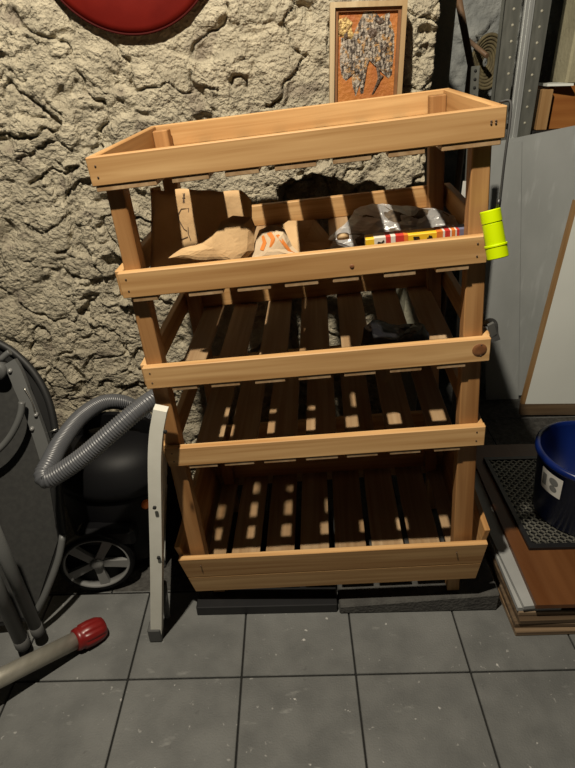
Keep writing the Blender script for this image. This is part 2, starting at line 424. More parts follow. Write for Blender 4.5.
for t, b, l, r in LV:
    f = board('front_board', (l, 0, b), (r, .018, t), pine[0])
    nails(f, (l+.016, r-.020), (b+.016, t-.014), 0)
    if abs(t-.813) < .01:
        MB().lathe([(.001, .0010), (.007, .0009), (.015, .0006), (.017, -.001)], (U(r-.023, .787), 0, .787), 'Y', 18, mtx=Matrix.Scale(-1, 4, (0, 1, 0))).build('knot', knot_m, f)
    if abs(t-1.035) < .01:
        MB().lathe([(.001, .0010), (.004, .0009), (.006, -.001)], (U(.1, 1.0), 0, 1.0), 'Y', 14, mtx=Matrix.Scale(-1, 4, (0, 1, 0))).build('knot', knot_m, f)
    board('back_board', (-.372, .462, b), (.372, .480, t), pine[0])
    board('side_rail', (-.388, .0185, b), (-.3705, .480, t), pine[1]); board('side_rail', (.3705, .0185, b), (.388, .480, t), pine[1])
# posts (front pair spreads a little towards the foot)
def post(tu, bu, v0, v1, top, bot, m=pine_post):
    pts = []
    for i in (0, 1):
        for v in (v0, v1):
            for w, uu in ((bot, bu[i]), (top, tu[i])): pts.append(Vector((U(uu, w), v, w)))
    MB().hexa(pts, .002).build('post', m, rack)
post((-.360, -.326), (-.394, -.352), .0185, .056, 1.25, .0985)
post((.326, .360), (.338, .389), .0185, .056, 1.25, .0985)
post((-.360, -.322), (-.369, -.331), .425, .4615, 1.25, .0985)
post((.322, .360), (.331, .369), .425, .4615, 1.25, .0985)
# slats run front to back under every tier
def gaps2slats(lo, hi, gaps, gw):
    e = [lo]+[x for g in gaps for x in (g-gw/2, g+gw/2)]+[hi]; return list(zip(e[::2], e[1::2]))
TR = gaps2slats(-.372, .372, (-.240, -.140, -.046, .06, .16, .255), .030)
S2 = [(-.358, -.305), (-.238, -.166), (-.136, -.066), (-.037, .031), (.061, .113), (.163, .226), (.265, .330)]
S3 = [(-.321, -.263), (-.23, -.164), (-.13, -.061), (-.032, .042), (.071, .141), (.172, .241), (.273, .335)]
S4 = [(-.326, -.255), (-.238, -.163), (-.138, -.059), (-.034, .044), (.066, .14), (.169, .242), (.273, .335)]
SB = gaps2slats(-.375, .385, (-.31, -.205, -.10, .005, .115, .225, .33), .018)
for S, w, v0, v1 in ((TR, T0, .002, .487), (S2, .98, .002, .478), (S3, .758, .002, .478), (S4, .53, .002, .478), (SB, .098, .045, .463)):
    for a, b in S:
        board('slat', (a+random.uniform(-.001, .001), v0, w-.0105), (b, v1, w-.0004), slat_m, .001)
# trough base: flared front of two planks, sides, back
def flare(name, w0, w1, m):
    def e(w): t = (w-.05)/(.210-.05); return .404+.016*t, .014-.024*t
    pts = []
    for s in (-1, 1):
        for dv in (0, .017):
            for w in (w0, w1):
                a, v = e(w); pts.append(Vector((U(s*a, w), v+dv, w)))
    return MB().hexa(pts, .0015).build(name, m, rack)
flare('front_plank', .050, .1235, pine[0]); fp = flare('front_plank', .1245, .210, pine[0])
nails(fp, (-.36, .34), (.183,), -.009)
for s in (-1, 1):
    pts = []
    lst = []
    for d in (0, s*.015):
        for v in (.0105, .462):
            for w, uu in ((.060, s*.388), (.240, s*.414)): lst.append(Vector((U(uu+d, w), v if w > .1 else v+.022, w)))
    MB().hexa(lst, .0015).build('side_plank', pine[1], rack)
board('back_board', (-.40, .463, .06), (.40, .480, .318), pine[0])
def slab_top(x): return .031+(x-.118)/.457*.037
def ground_w(u, v, right):
    for k in range(40):
        w = -.05+k*.002; p = RACK @ Vector((u, v, w))
        if p.z > (slab_top(p.x) if right else .034)+.0015: return w
for u, right in ((-.365, False), (.335, True)):
    for v in (.05, .40):
        w0 = max(ground_w(u, v, right), ground_w(u+.035, v, right))
        board('foot', (u, v, w0), (u+.035, v+.038, .087), pine[2])
s_ = MB(); s_.hexa([(x, y, z) for x in (.118, .575) for y in (1.094, 1.50) for z in (0.0005, slab_top(x))], .004)
tag(s_.build('concrete_slab', slab_m), 'tilted dark concrete slab on the floor under the right feet of the rack', 'slab')
tag(MB().box((-.298, 1.100, .0005), (.112, 1.50, .034), .002).build('rubber_slab', black_m), 'black slab on the floor under the left feet of the rack', 'slab')
# ------------------------------------------------------------------ things on the rack
NV = (RM.to_3x3() @ Vector((0, -1, 0)))     # the rack's front direction
def R(px, py, v): return RACK @ rk(px, py, v)
# tall brown carrier bag
bag = thing('paper_bag', 'large crumpled brown paper carrier bag, leftmost on the second tier', 'bag', R(200, 262, .25))
def bagback(u, v):
    a = Vector((-.33, .10, .984)).lerp(Vector((-.10, .10, .984)), u); b = rk(152, 189, .125).lerp(rk(250, 191, .125), u)
    p = a.lerp(b, v); p.y += .005*math.sin(u*7)*v+.005*noise.noise(Vector((u*5, v*4, 2)))
    p.z += .006*noise.noise(Vector((u*4, 9, 1)))*v
    if u > .93: p.z -= .02*(u-.93)/.07*v
    return RACK @ p
o = MB().grid(bagback, 22, 12).build('back_panel', kraft_m); md = o.modifiers.new('thick', 'SOLIDIFY'); md.thickness = .0012; kid(o, bag)
def bagside(u, v):
    a = Vector((-.318, .24, .984)).lerp(Vector((-.331, .101, .984)), u); b = rk(160, 186, .235).lerp(rk(151.6, 189, .126), u)
    p = a.lerp(b, v); p.x -= .012*math.sin(u*PI)*v
    return RACK @ p
o = MB().grid(bagside, 10, 8).build('side_gusset', kraft_m); md = o.modifiers.new('thick', 'SOLIDIFY'); md.thickness = .0012; kid(o, bag)
pl = [R(*p) for p in ((168, 258, .060), (182, 249, .060), (202, 242, .062), (214, 233, .064), (222, 222, .066), (233, 216, .068), (251, 217, .066), (255, 226, .060), (254, 250, .050), (243, 262, .045), (232, 262, .045), (205, 262, .048))]
o = MB().pillow(pl, NV, .022, .012, 6, .005, 22, seed=3).build('crumpled_front', kraft_m); kid(o, bag)
# print on the back panel: an asterisk over a bent outline
pr_ = MB()
def onbag(u, v, d=.0022): return bagback(u, v)+NV*d
def stroke(pts, t=.0016):
    pr_.bar([onbag(*p) for p in pts], t, .0005, NV)
for a in (0, 60, 120):
    c, s = .015*math.cos(rad(a)), .06*math.sin(rad(a)); stroke([(.325-c, .90-s), (.325+c, .90+s)])
stroke([(.27, .72), (.30, .78), (.375, .79), (.372, .50), (.40, .42)]); stroke([(.27, .72), (.275, .66), (.33, .55), (.36, .53)]); stroke([(.30, .43), (.37, .46)])
kid(pr_.build('print', kraft_ink), bag)
# printed bakery bag
b2 = thing('bakery_bag', 'small crumpled pale paper bag with orange print beside the large brown bag', 'bag', R(268, 250, .15))
pl = [R(*p) for p in ((249, 262, .050), (252, 247, .060), (260, 230, .066), (272, 225, .068), (284, 229, .066), (292, 246, .058), (302, 254, .048), (275, 262, .046))]
def pw(): return MB().pillow(pl, NV, .018, .012, 5, .006, 28, seed=5)
o = pw().build('bag_body', white_paper); kid(o, b2)
inkb = MB()
for st in (((261, 233), (264, 240), (262, 248)), ((268, 228), (273, 236), (272, 245)), ((278, 230), (284, 240), (291, 249), (298, 254))):
    inkb.bar([R(*p, .055)+NV*.014 for p in st], .009, .001, NV)
o2 = inkb.build('orange_print', orange_ink)
sw = o2.modifiers.new('lie', 'SHRINKWRAP'); sw.target = o; sw.wrap_method = 'NEAREST_SURFACEPOINT'; sw.offset = .001
kid(o2, b2)
# third brown bag
b3 = tag(MB().pillow([R(*p) for p in ((282, 252, .16), (281, 226, .24), (288, 221, .25), (314, 219, .25), (326, 232, .22), (334, 240, .20), (330, 248, .16), (305, 254, .14))], NV, .03, .03, 6, .006, 18, seed=9).build('paper_bag', kraft_m),
         'folded brown paper bag in the middle of the second tier, right of the orange-printed one', 'bag')
# film wrapped bundle
fb_ = thing('wrapped_bundle', 'dark lumpy bundle in clear shiny film on the second tier', 'bundle', R(395, 235, .25))
pl = [R(*p) for p in ((332, 240, .18), (345, 226, .24), (357, 211, .30), (372, 204, .32), (400, 207, .32), (440, 211, .32), (452, 217, .30), (456, 228, .24), (455, 238, .16), (400, 244, .14), (350, 247, .15))]
mid = R(400, 226, .24)
o = MB().pillow(pl, NV, .045, .05, 7, .009, 30, seed=11, smooth=True, mid=mid).build('contents', soil_m); kid(o, fb_)
ct = mid; pl2 = [ct+(p-ct)*1.05 for p in pl]
o = MB().pillow(pl2, NV, .056, .06, 7, .011, 34, seed=12, smooth=False, mid=mid).build('clear_film', film_m); kid(o, fb_)
# pale round lid
lc = rk(343, 237, .075)
tag(MB().lathe([(.0005, .007), (.010, .007), (.0125, .005), (.013, -.004), (.0005, -.004)], (0, 0, 0), 'Z', 20, mtx=RACK @ Matrix.Translation(lc) @ Matrix.Rotation(rad(-25), 4, 'X')).build('wooden_disc', tan_m),
    'small pale round wooden disc lying against the clear film bundle', 'disc')
# bright printed box
a_, b_ = rk(366, 248, .055), rk(467, 246, .055); a_.z = b_.z = .982
top = (rk(366, 239, .055).z+rk(467, 229.5, .055).z)/2
pb = thing('printed_box', 'flat yellow and red printed box standing along the second tier front board', 'box', mtx=RACK @ Matrix.Translation(a_))
Lb = b_.x-a_.x; Hb = top-.982; sk = rk(467, 229.5, .055).z-rk(366, 239, .055).z
MB().box((0, 0, 0), (Lb, .035, Hb), .001).build('box_body', yel_m, pb)
fr_ = [(.0, .10, None), (.085, .20, wht_print), (.20, .25, red_print), (.25, .30, wht_print), (.295, .38, red_print), (.38, .42, ora_print), (.70, .76, ora_print), (.76, .78, wht_print), (.78, .83, red_print), (.83, .845, wht_print), (.845, .88, ora_print), (.88, .895, wht_print), (.895, .92, red_print), (.92, 1.0, blu_print)]
for a, b, m in fr_:
    if m is None: continue
    MB().box((a*Lb, -.0010, .002), (b*Lb, .0355, Hb+.0008)).build('printed_panel', m, pb)
def gl(u0, z0, u1, z1, t=.003): MB().bar([Vector((u0*Lb, -.0016, Hb*z0)), Vector((u1*Lb, -.0016, Hb*z1))], t, .0008, (0, -1, 0)).build('printed_mark', blk_print, pb)
gl(.105, .62, .145, .85, .004); gl(.12, .85, .175, .68, .004); gl(.145, .75, .18, .9, .003)
gl(.48, .85, .52, .7, .004); gl(.52, .7, .49, .5, .004); gl(.47, .9, .53, .88, .003)
gl(.62, .6, .64, .9, .007); gl(.605, .8, .655, .78, .004); gl(.21, .7, .28, .72, .004); gl(.32, .7, .36, .72, .005)
# neon tube on a black cord
nt_ = thing('fluorescent_tube_case', 'neon yellow-green plastic cylinder hanging on a black cord at the rack right edge', 'container', R(494, 234, -.02))
tp, bt = R(490, 210, -.024), R(498, 258, -.050); ax = (bt-tp)
Mx = Matrix.Translation(tp) @ Vector((0, 0, 1)).rotation_difference(ax).to_matrix().to_4x4(); Ln = ax.length
ra = .0182
kid(MB().lathe([(.001, 0), (ra*.93, 0), (ra, .0015), (ra, Ln*.25), (ra*.93, Ln*.255), (ra*.93, Ln*.275), (ra*.98, Ln*.28), (ra*.98, Ln*.72), (.001, Ln*.72)], (0, 0, 0), 'Z', 40, mtx=Mx, smooth=False).build('tube_body', neon_m), nt_)
kid(MB().lathe([(.001, Ln*.705), (ra*1.08, Ln*.705), (ra*1.12, Ln*.715), (ra*1.12, Ln*.745), (ra*1.06, Ln*.75), (ra*1.06, Ln*.985), (ra*1.0, Ln), (.001, Ln)], (0, 0, 0), 'Z', 40, mtx=Mx, smooth=False).build('screw_cap', neon_m), nt_)
cordp = curve([R(498, 209, -.022), R(500, 200, -.020), R(504, 165, -.012), R(507, 142, -.004), R(509.5, 125, .004), RACK @ (rk(508, 105, .02)+Vector((.004, 0, .004))), RACK @ (Vector((U(.372, 1.26), .03, 1.2615)))], 6)
kid(MB().tube(cordp, .0024, 8).build('cord', strap_m), nt_)
kid(MB().tube([R(498, 208, -.022), R(499.3, 199, -.020)], .0042, 10).build('cord_lock', black_m), nt_)
# black bag on the third tier
tag(MB().pillow([R(*p) for p in ((362, 346, .10), (364, 328, .15), (372, 320, .18), (388, 326, .17), (405, 329, .17), (424, 324, .17), (430, 332, .14), (429, 344, .10), (395, 350, .08))], NV, .03, .04, 6, .009, 26, seed=21).build('black_bag', blackbag_m),
    'crumpled shiny black plastic bag lying on the third tier', 'bag')
st = thing('strap_buckle', 'black webbing strap with a grey buckle poking out beside the third tier board end', 'strap', R(490, 330, .05))
kid(MB().bar(curve([R(484, 326, .05), R(488, 322, .03), R(493, 324, .02), R(494, 334, .015), R(496, 341, .01)], 5), .018, .002, NV).build('webbing', strap_m), st)
kid(MB().prism([R(*p, .012) for p in ((488, 326), (494, 323), (497, 334), (491, 338))], -NV*.008, bev=.001).build('buckle', buckle_m), st)

# ------------------------------------------------------------------ on the wall
DY = WY-.016
dc = Vector((-.379, DY, 1.711)); dr = .237
disc = thing('round_plate', 'large round red metal plate hung high on the rough wall', 'plate', dc)
kid(MB().lathe([(.001, -.012), (dr*.6, -.011), (dr*.93, -.006), (dr, 0), (dr, .006), (.001, .004)], dc, 'Y', 72).build('plate_face', red_m), disc)
rim = MB().tube([dc+Vector((math.cos(a)*dr, 0, math.sin(a)*dr)) for a in [2*PI*k/96 for k in range(96)]], .003, 8, closed=True); kid(rim.build('rolled_rim', redrim_m), disc)
kid(MB().box(dc+Vector((-.02, .006, .10)), dc+Vector((.02, .022, .14))).build('hanger', galv_m), disc)
PY = WY-.05
TL, TRc = at_y(327, 3, PY), at_y(405.5, 0, PY); 
x0, x1 = at_y(329.5, 50, PY).x, at_y(403.5, 50, PY).x; zt = at_y(366, 1.5, PY).z; zb = at_y(366, 118, PY).z
pic = thing('framed_painting', 'small orange painting of a shaggy grey animal in a pale wooden frame', 'painting', ((x0+x1)/2, PY, zb))
fw_ = .021
def frame(x0, x1, z0, z1, w, ya, yb, m, name):
    for i, pts in enumerate((((x0, z0), (x1, z0), (x1-w, z0+w), (x0+w, z0+w)), ((x1, z0), (x1, z1), (x1-w, z1-w), (x1-w, z0+w)), ((x1, z1), (x0, z1), (x0+w, z1-w), (x1-w, z1-w)), ((x0, z1), (x0, z0), (x0+w, z0+w), (x0+w, z1-w)))):
        kid(MB().prism([(a, ya, b) for a, b in pts], (0, yb-ya, 0), bev=.0012).build(name, m), pic)
frame(x0, x1, zb, zt, .012, PY-.016, PY+.012, frame_m, 'frame_rail')
frame(x0+.0125, x1-.0125, zb+.0125, zt-.0125, .008, PY-.009, PY+.01, frame_in_m, 'inner_moulding')
kid(MB().box((x0+.015, PY-.003, zb+.015), (x1-.015, PY+.004, zt-.015)).build('canvas', canvas_m), pic)
kid(MB().box(((x0+x1)/2-.02, PY+.012, zt-.06), ((x0+x1)/2+.02, PY+.045, zt-.03)).build('hanger', galv_m), pic)
def daub(polys, m, d, name, seed):
    for k, poly in enumerate(polys):
        pts = [at_y(320+x/5.75, y/5.75, PY-.003) for x, y in poly]
        kid(MB().pillow(pts, (0, -1, 0), d, .0005, 4, .0016, 150, seed=seed+k).build(name, m), pic)
daub([((120, 215), (180, 225), (205, 170), (250, 70), (300, 55), (345, 95), (400, 70), (412, 140), (430, 200), (425, 300), (412, 430), (395, 455), (385, 330), (370, 290), (330, 330), (290, 340), (262, 410), (248, 540), (232, 550), (225, 420), (205, 555), (188, 500), (180, 430), (150, 465), (120, 440), (112, 330))], paint_grey, .0035, 'painted_coat', 30)
daub([((92, 160), (100, 115), (150, 98), (190, 130), (180, 160), (195, 200), (180, 228), (150, 225), (120, 205), (108, 210))], paint_gold, .0045, 'painted_head', 40)
daub([((285, 150), (335, 165), (330, 215), (295, 230), (268, 200)), ((300, 110), (345, 120), (365, 100), (372, 135), (340, 150)), ((318, 350), (335, 345), (348, 430), (368, 438), (305, 548), (296, 545), (340, 445)), ((130, 190), (160, 170), (165, 215), (140, 240)), ((350, 285), (395, 235), (392, 265), (362, 310))], paint_dark, .0052, 'painted_shadow', 50)

# ------------------------------------------------------------------ left: folded chair, vacuum cleaner, tube, step stool
cn = Vector((0, 1, -.39)).normalized(); cp0 = Vector((0, 1.03, 0))
def C(px, py, d=0): return on_plane(px, py, cp0-cn*d, cn)
chair = thing('folding_chair', 'folded charcoal garden chair with grey tube legs leaning at the left edge', 'chair', (-.75, 1.03, 0))
kid(MB().prism([C(*p) for p in ((-60, 330), (-20, 338), (0, 346), (16, 356), (32, 373), (44, 393), (51, 415), (55, 445), (62, 540), (33, 620), (-10, 628), (-60, 620))], cn*.03, bev=.006).build('backrest_shell', chair_black), chair)
kid(MB().prism([C(*p, .004) for p in ((-60, 372), (-10, 368), (12, 372), (30, 415), (44, 452), (58, 540), (33, 616), (-10, 624), (-60, 616))], cn*.01, bev=.003).build('sling_panel', chair_fab), chair)
kid(MB().tube(curve([C(*p, .004) for p in ((-60, 328), (-18, 337), (2, 345), (18, 356), (34, 373), (46, 394), (53, 418), (57, 450), (58, 500), (63, 540))], 5), .010, 10).build('hoop', chair_black), chair)
kid(MB().bar(curve([C(*p, .030) for p in ((10, 362), (16, 372), (24, 392), (32, 412), (40, 434), (48, 460))], 4), [.036]*8+[.034]*13, .016, cn, bev=.004).build('arm_bar', chair_tube), chair)
kid(MB().lathe([(.001, -.02), (.020, -.02), (.024, -.016), (.024, .012), (.001, .012)], C(-1, 369, .032), 'Y', 24).build('pivot_knob', chair_tube), chair)
kid(MB().tube(curve([C(*p, .036) for p in ((0, 360), (7, 354), (10, 352))], 3), .008, 10).build('pivot_lug', chair_tube), chair)
for p in ((10, 371), (32, 429), (36, 415)):
    kid(MB().lathe([(.001, -.006), (.004, -.005), (.006, 0), (.006, .006)], C(*p, .040), 'Y', 12).build('bolt', wheel_m), chair)
kid(MB().tube(curve([C(*p, .062) for p in ((22, 402), (21, 412), (17, 424), (9, 438), (-2, 450), (-20, 462))], 6), .0085, 12).build('lever_rod', chair_tube), chair)
kid(MB().tube(curve([C(*p, .045) for p in ((24, 388), (31, 400), (35, 413))], 5), .0018, 8).build('wire_link', steel_m), chair)
for a, b in (((47, 433), (57, 429)), ((49, 440), (56, 437))):
    kid(MB().tube([C(*a, .02), C(*b, .02)], .0016, 8).build('spring', steel_m), chair)
def leg(a, b, r):
    A, B = a, b; d = (B-A).normalized()
    o = MB().tube([A, B], r, 16).build('leg', chair_tube); kid(o, chair)
    c = MB().tube([B-d*.03, B-d*.002, B+d*.006, B+d*.011], [r*1.04, r*1.05, r*.95, r*.5], 16).build('foot_cap', greyfoot)
    c.data.transform(chair.matrix_world.inverted()); c.parent = o
leg(at_y(-24, 490, .99), at_y(38, 632, 1.015), .0165)
leg(at_y(-34, 520, .96), at_y(23, 645, .985), .0185)
kid(MB().tube(curve([C(63, 535, .012), C(58, 560, .014), C(46, 592, .018), C(36, 612, .02)], 5), .0095, 12).build('lower_tube', chair_tube), chair)

vac = thing('vacuum_cleaner', 'black canister vacuum cleaner with a spoked silver wheel by the stone wall', 'vacuum cleaner', (-.585, 1.40, 0))
vc = Vector((-.545, 1.415, 0))
Mv = Matrix.Scale(1.12, 4, (1, 0, 0))
kid(MB().lathe([(.001, .045), (.13, .045), (.158, .06), (.17, .12), (.172, .30), (.166, .315), (.001, .315)], vc, 'Z', 48, mtx=Mv).build('body', vac_m), vac)
kid(MB().lathe([(.172, .318), (.180, .322), (.180, .345), (.17, .36), (.155, .40), (.11, .435), (.06, .445), (.001, .447)], vc, 'Z', 48, mtx=Mv).build('motor_head', vac_m), vac)
kid(MB().bar(curve([vc+Vector(p) for p in ((-.10, 0, .42), (-.09, 0, .47), (0, 0, .49), (.09, 0, .47), (.10, 0, .42))], 5), .04, .018, (0, 1, 0), bev=.004).build('carry_handle', vac_m), vac)
kid(MB().box(vc+Vector((-.10, -.205, .17)), vc+Vector((.07, -.155, .235)), .012).build('wheel_arch', vac_m), vac)
oc = at_y(146, 503, 1.27)
kid(MB().lathe([(.001, -.016), (.010, -.015), (.013, -.008), (.013, .03), (.001, .03)], oc, 'Y', 20).build('clip', orange_m), vac)
kid(MB().box(oc+Vector((-.02, .02, -.02)), oc+Vector((.03, .09, .03)), .006).build('latch', black_m), vac)
wc = Vector((-.600, 1.205, .1165))
def wheel(c, yd):
    Mw = Matrix.Translation(c) @ Matrix.Rotation(rad(10), 4, 'Z')
    t = []
    tyre = MB().lathe([(.096, -.012), (.102, -.015), (.108, -.010), (.110, 0), (.108, .016), (.102, .022), (.096, .018), (.096, -.012)], (0, 0, 0), 'Y', 56, cap=False)
    o = tyre.build('wheel', vac_m); o.data.transform(Mw); kid(o, vac)
    h = MB().lathe([(.089, -.008), (.093, -.013), (.097, -.010), (.097, .012), (.089, .012), (.089, -.008)], (0, 0, 0), 'Y', 56, cap=False).build('wheel_rim', wheel_m)
    h.data.transform(Mw); h.data.transform(vac.matrix_world.inverted()); h.parent = o
    h = MB().lathe([(.001, -.017), (.014, -.016), (.020, -.010), (.020, .012), (.001, .012)], (0, 0, 0), 'Y', 24).build('hub', wheel_m)
    h.data.transform(Mw); h.data.transform(vac.matrix_world.inverted()); h.parent = o
    h = MB().lathe([(.001, .010), (.095, .010), (.095, .016), (.001, .016)], (0, 0, 0), 'Y', 40).build('backing', vac_m)
    h.data.transform(Mw); h.data.transform(vac.matrix_world.inverted()); h.parent = o
    for k in range(5):
        a = rad(72*k+60); d = Vector((math.cos(a), 0, math.sin(a)))
        h = MB().bar([d*.012, d*.05, d*.092], [.024, .025, .030], .014, (0, 1, 0), bev=.002).build('spoke', wheel_m)
        h.data.transform(Mw); h.data.transform(vac.matrix_world.inverted()); h.parent = o
wheel(wc, 0)
kid(MB().tube([wc+Vector((0, .015, 0)), wc+Vector((0, .19, 0))], .012, 12).build('axle', black_m), vac)
wheel(vc+Vector((.0, .19, .1165)), 0)
# hose: smooth-looking back loop then a ribbed run to the front
hp = [at_y(*p) for p in ((150, 455, 1.52), (150.5, 432, 1.52), (142, 414, 1.51), (125, 403, 1.49), (103, 403, 1.44), (81, 417, 1.35), (62, 441, 1.22), (50, 463, 1.12), (44, 474, 1.085), (47, 479, 1.075), (58, 474, 1.08), (84, 456, 1.10), (112, 432, 1.125), (134, 413, 1.155), (149, 402, 1.19), (158, 398, 1.23), (161.5, 409, 1.255), (160, 428, 1.275))]
cv = curve(hp, 22)
# even resampling so that the ribs are regular
acc = [0.]
for a, b in zip(cv, cv[1:]): acc.append(acc[-1]+(b-a).length)
step = .0017; pts = []; i = 0; s_ = 0.
while s_ < acc[-1]:
    while acc[i+1] < s_: i += 1
    t = (s_-acc[i])/max(1e-9, acc[i+1]-acc[i]); pts.append(cv[i].lerp(cv[i+1], t)); s_ += step
rr = [.0225+.0015*math.sin(2*PI*k/4) for k in range(len(pts))]
kid(MB().tube(pts, rr, 18).build('hose', hose_m), vac)
kid(MB().tube([pts[0]+Vector((.0, -.002, .008)), pts[0]+Vector((-.03, -.05, -.08))], .027, 18).build('hose_port', black_m), vac)

t1 = at_z(76, 640, .040); t0 = t1+(at_z(0, 678, .085)-t1)*2.2; d = (t1-t0).normalized()
tb = thing('vacuum_tube', 'steel vacuum tube with a ribbed red collar lying across the grey tiles', 'tube', t1)
kid(MB().tube([t0, t1+d*.02], .0235, 28).build('pipe', tubem), tb)
cb = MB(); nseg = 60; q0 = t1-d*.004; a_ = (Vector((0, 0, 1))-d*d.z).normalized(); b_ = d.cross(a_)
prof = [(h*.92, r*.86) for h, r in ((0, .0275), (.002, .034), (.012, .0365), (.02, .0355), (.024, .040), (.05, .042), (.075, .040), (.09, .033), (.093, .028), (.093, .020), (.06, .019))]
rings = []
for h, r in prof:
    ring = []
    for k in range(nseg):
        an = 2*PI*k/nseg; g_ = 1-.11*(max(0, math.cos(an*9))**3 if .021 < h < .088 and r > .03 else 0)
        ring.append(cb.bm.verts.new(q0+d*h+(a_*math.cos(an)+b_*math.sin(an))*r*g_))
    rings.append(ring)
for A, B in zip(rings, rings[1:]):
    for k in range(nseg): cb.bm.faces.new((A[k], A[(k+1) % nseg], B[(k+1) % nseg], B[k])).smooth = True
cb.bm.faces.new(rings[-1])
kid(cb.build('collar', redpl_m), tb)

stool = thing('step_stool', 'white folded metal step stool standing on edge against the rack left side', 'step stool', (-.40, 1.03, 0))
lp = curve([at_y(157, 634, 1.032), at_y(157, 560, 1.036), at_y(156, 500, 1.042), at_y(155.5, 460, 1.048), at_y(157, 432, 1.054), at_y(161, 408, 1.06)], 8)
lo_ = MB().bar(lp, .030, .028, (0, 1, 0), bev=.004).build('leg', white_m); kid(lo_, stool)
f0 = at_y(157, 634, 1.032)
kid(MB().box((f0.x-.019, 1.014, .001), (f0.x+.017, 1.05, .05), .003).build('foot_cap', greyfoot), stool)
for p in ((154.5, 508), (158.5, 558), (165, 432)):
    kid(MB().lathe([(.001, .0), (.0045, .0), (.0045, .004)], at_y(*p, 1.018)+Vector((0, -.001, 0)), 'Y', 12).build('screw_hole', darkhole_m), stool)
lp2 = [p+Vector((-.040, .27, 0)) for p in lp if p.z < .66]
kid(MB().bar(lp2, .030, .028, (0, 1, 0), bev=.004).build('leg', white_m), stool)
kid(MB().box((f0.x-.059, 1.284, .001), (f0.x-.023, 1.32, .05), .003).build('foot_cap', greyfoot), stool)
def sp_(zv): 
    k = min(range(len(lp)), key=lambda i: abs(lp[i].z-zv)); return lp[k].x
for z0, z1, nm in ((.17, .38, 'step_tread'), (.42, .60, 'step_tread')):
    xa, xb = sp_(z0), sp_(z1)
    pts = [Vector((xx+dx-(y-1.05)*.148, y, z)) for dx in (.000, .012) for y in (1.056, 1.29) for xx, z in ((xa, z0), (xb, z1))]
    kid(MB().hexa(pts, .003).build(nm, white_m), stool)
kid(MB().tube([Vector((sp_(.17)+.014, 1.065, .18)), Vector((f0.x+.020, 1.085, .02))], .009, 12).build('rear_strut', greyfoot), stool)

# ------------------------------------------------------------------ right: stack of boards, mat, bucket
zz = 0.0
rnd = random.Random(3)
lab = ['bottom wooden plank of the low stack under the bucket, resting on the tiles', 'second wooden plank up in the low stack by the bucket', 'third wooden plank up in the low stack by the bucket', 'fourth wooden plank up in the low stack, just under the white-faced boards']
for k in range(4):
    th = .0175; x0_ = .597+.004*k-.005*(k % 2); y0_ = 1.008+.005*k+.009*(k % 2)
    an = rad((.5, -.9, .7, -.4)[k]); Mz = Matrix.Translation((x0_, y0_, 0)) @ Matrix.Rotation(an, 4, 'Z')
    o = MB().box((0, 0, zz+.0005), (.44-.01*k, .60, zz+th), .0022, mtx=Mz).build('wooden_plank', raw_edge_x)
    tag(o, lab[k], 'plank', 'stacked boards by the bucket'); zz += th
def plank_q(poly, z0, z1, m, label):
    o = MB().prism([(x, y, z0) for x, y in poly], (0, 0, z1-z0), bev=.001).build('white_faced_board', m)
    tag(o, label, 'board', 'stacked boards by the bucket'); return o
wl_m = [mat('white_face', (.33, .335, .33), (.27, .275, .27), (6, 6, 6), .55)]
plank_q([(.600, 1.035), (.72, 1.035), (.72, 1.62), (.607, 1.62)], zz+.0005, zz+.014, wl_m[0], 'lower white-faced board, leftmost edge of the low stack beneath the brown board'); zz += .014
plank_q([(.612, 1.028), (.74, 1.040), (.74, 1.64), (.600, 1.60)], zz+.0005, zz+.013, wl_m[0], 'upper white-faced board, directly beneath the brown laminate board'); zz += .013
bz = zz
o = MB().prism([(.640, 1.020, bz+.0005), (1.15, 1.020, bz+.0005), (1.15, 1.75, bz+.0005), (.660, 1.75, bz+.0005)], (0, 0, .014), bev=.001).build('laminate_board', lam_m)
tag(o, 'red-brown laminate board on top of the low stack, under the mesh mat', 'board', 'stacked boards by the bucket'); bz += .0145
mt = thing('mesh_mat', 'black framed metal mesh mat between the brown board and the blue bucket', 'mat', (.9, 1.43, bz))
mx0, mx1, my0, my1 = .692, 1.10, 1.214, 1.66
for lo, hi in (((mx0, my0, bz+.0005), (mx1, my0+.018, bz+.012)), ((mx0, my1-.018, bz+.0005), (mx1, my1, bz+.012)), ((mx0, my0+.018, bz+.0005), (mx0+.016, my1-.018, bz+.012)), ((mx1-.016, my0+.018, bz+.0005), (mx1, my1-.018, bz+.012))):
    kid(MB().box(lo, hi, .001).build('frame_bar', black_m), mt)
kid(MB().box((mx0+.01, my0+.01, bz+.0004), (mx1-.01, my1-.01, bz+.002)).build('backing', black_m), mt)
gm = MB()
sxs = .026
w_, h_ = mx1-mx0-.03, my1-my0-.034
for sgn in (1, -1):
    n = int((w_+h_)/sxs)
    for k in range(1, n):
        c = k*sxs
        A = (max(0, c-h_), min(c, h_)); B = (min(c, w_), max(0, c-w_))
        if sgn < 0: A = (w_-A[0], A[1]); B = (w_-B[0], B[1])
        gm.bar([Vector((mx0+.015+A[0], my0+.017+A[1], bz+.008)), Vector((mx0+.015+B[0], my0+.017+B[1], bz+.008))], .005, .004, (0, 0, 1))
kid(gm.build('mesh', grate_m), mt)
bkc = Vector((.905, 1.372, bz+.0125))
bk = thing('bucket', 'dark blue plastic bucket with a white sticker on the mesh mat', 'bucket', bkc)
kid(MB().lathe([(.001, 0), (.128, 0), (.135, .004), (.155, .212), (.162, .214), (.166, .220), (.166, .232), (.159, .237), (.152, .235), (.149, .225), (.130, .012), (.001, .010)], bkc, 'Z', 64).build('bucket_body', blue_m), bk)
for s_g in (1,):
    hpts = [bkc+Vector((.168*math.cos(a), .168*math.sin(a)-.0,   .202-.05*abs(math.sin(a+rad(70))))) for a in [rad(-70+180*k/24) for k in range(25)]]
    kid(MB().tube(hpts, .003, 8).build('handle', steel_m), bk)
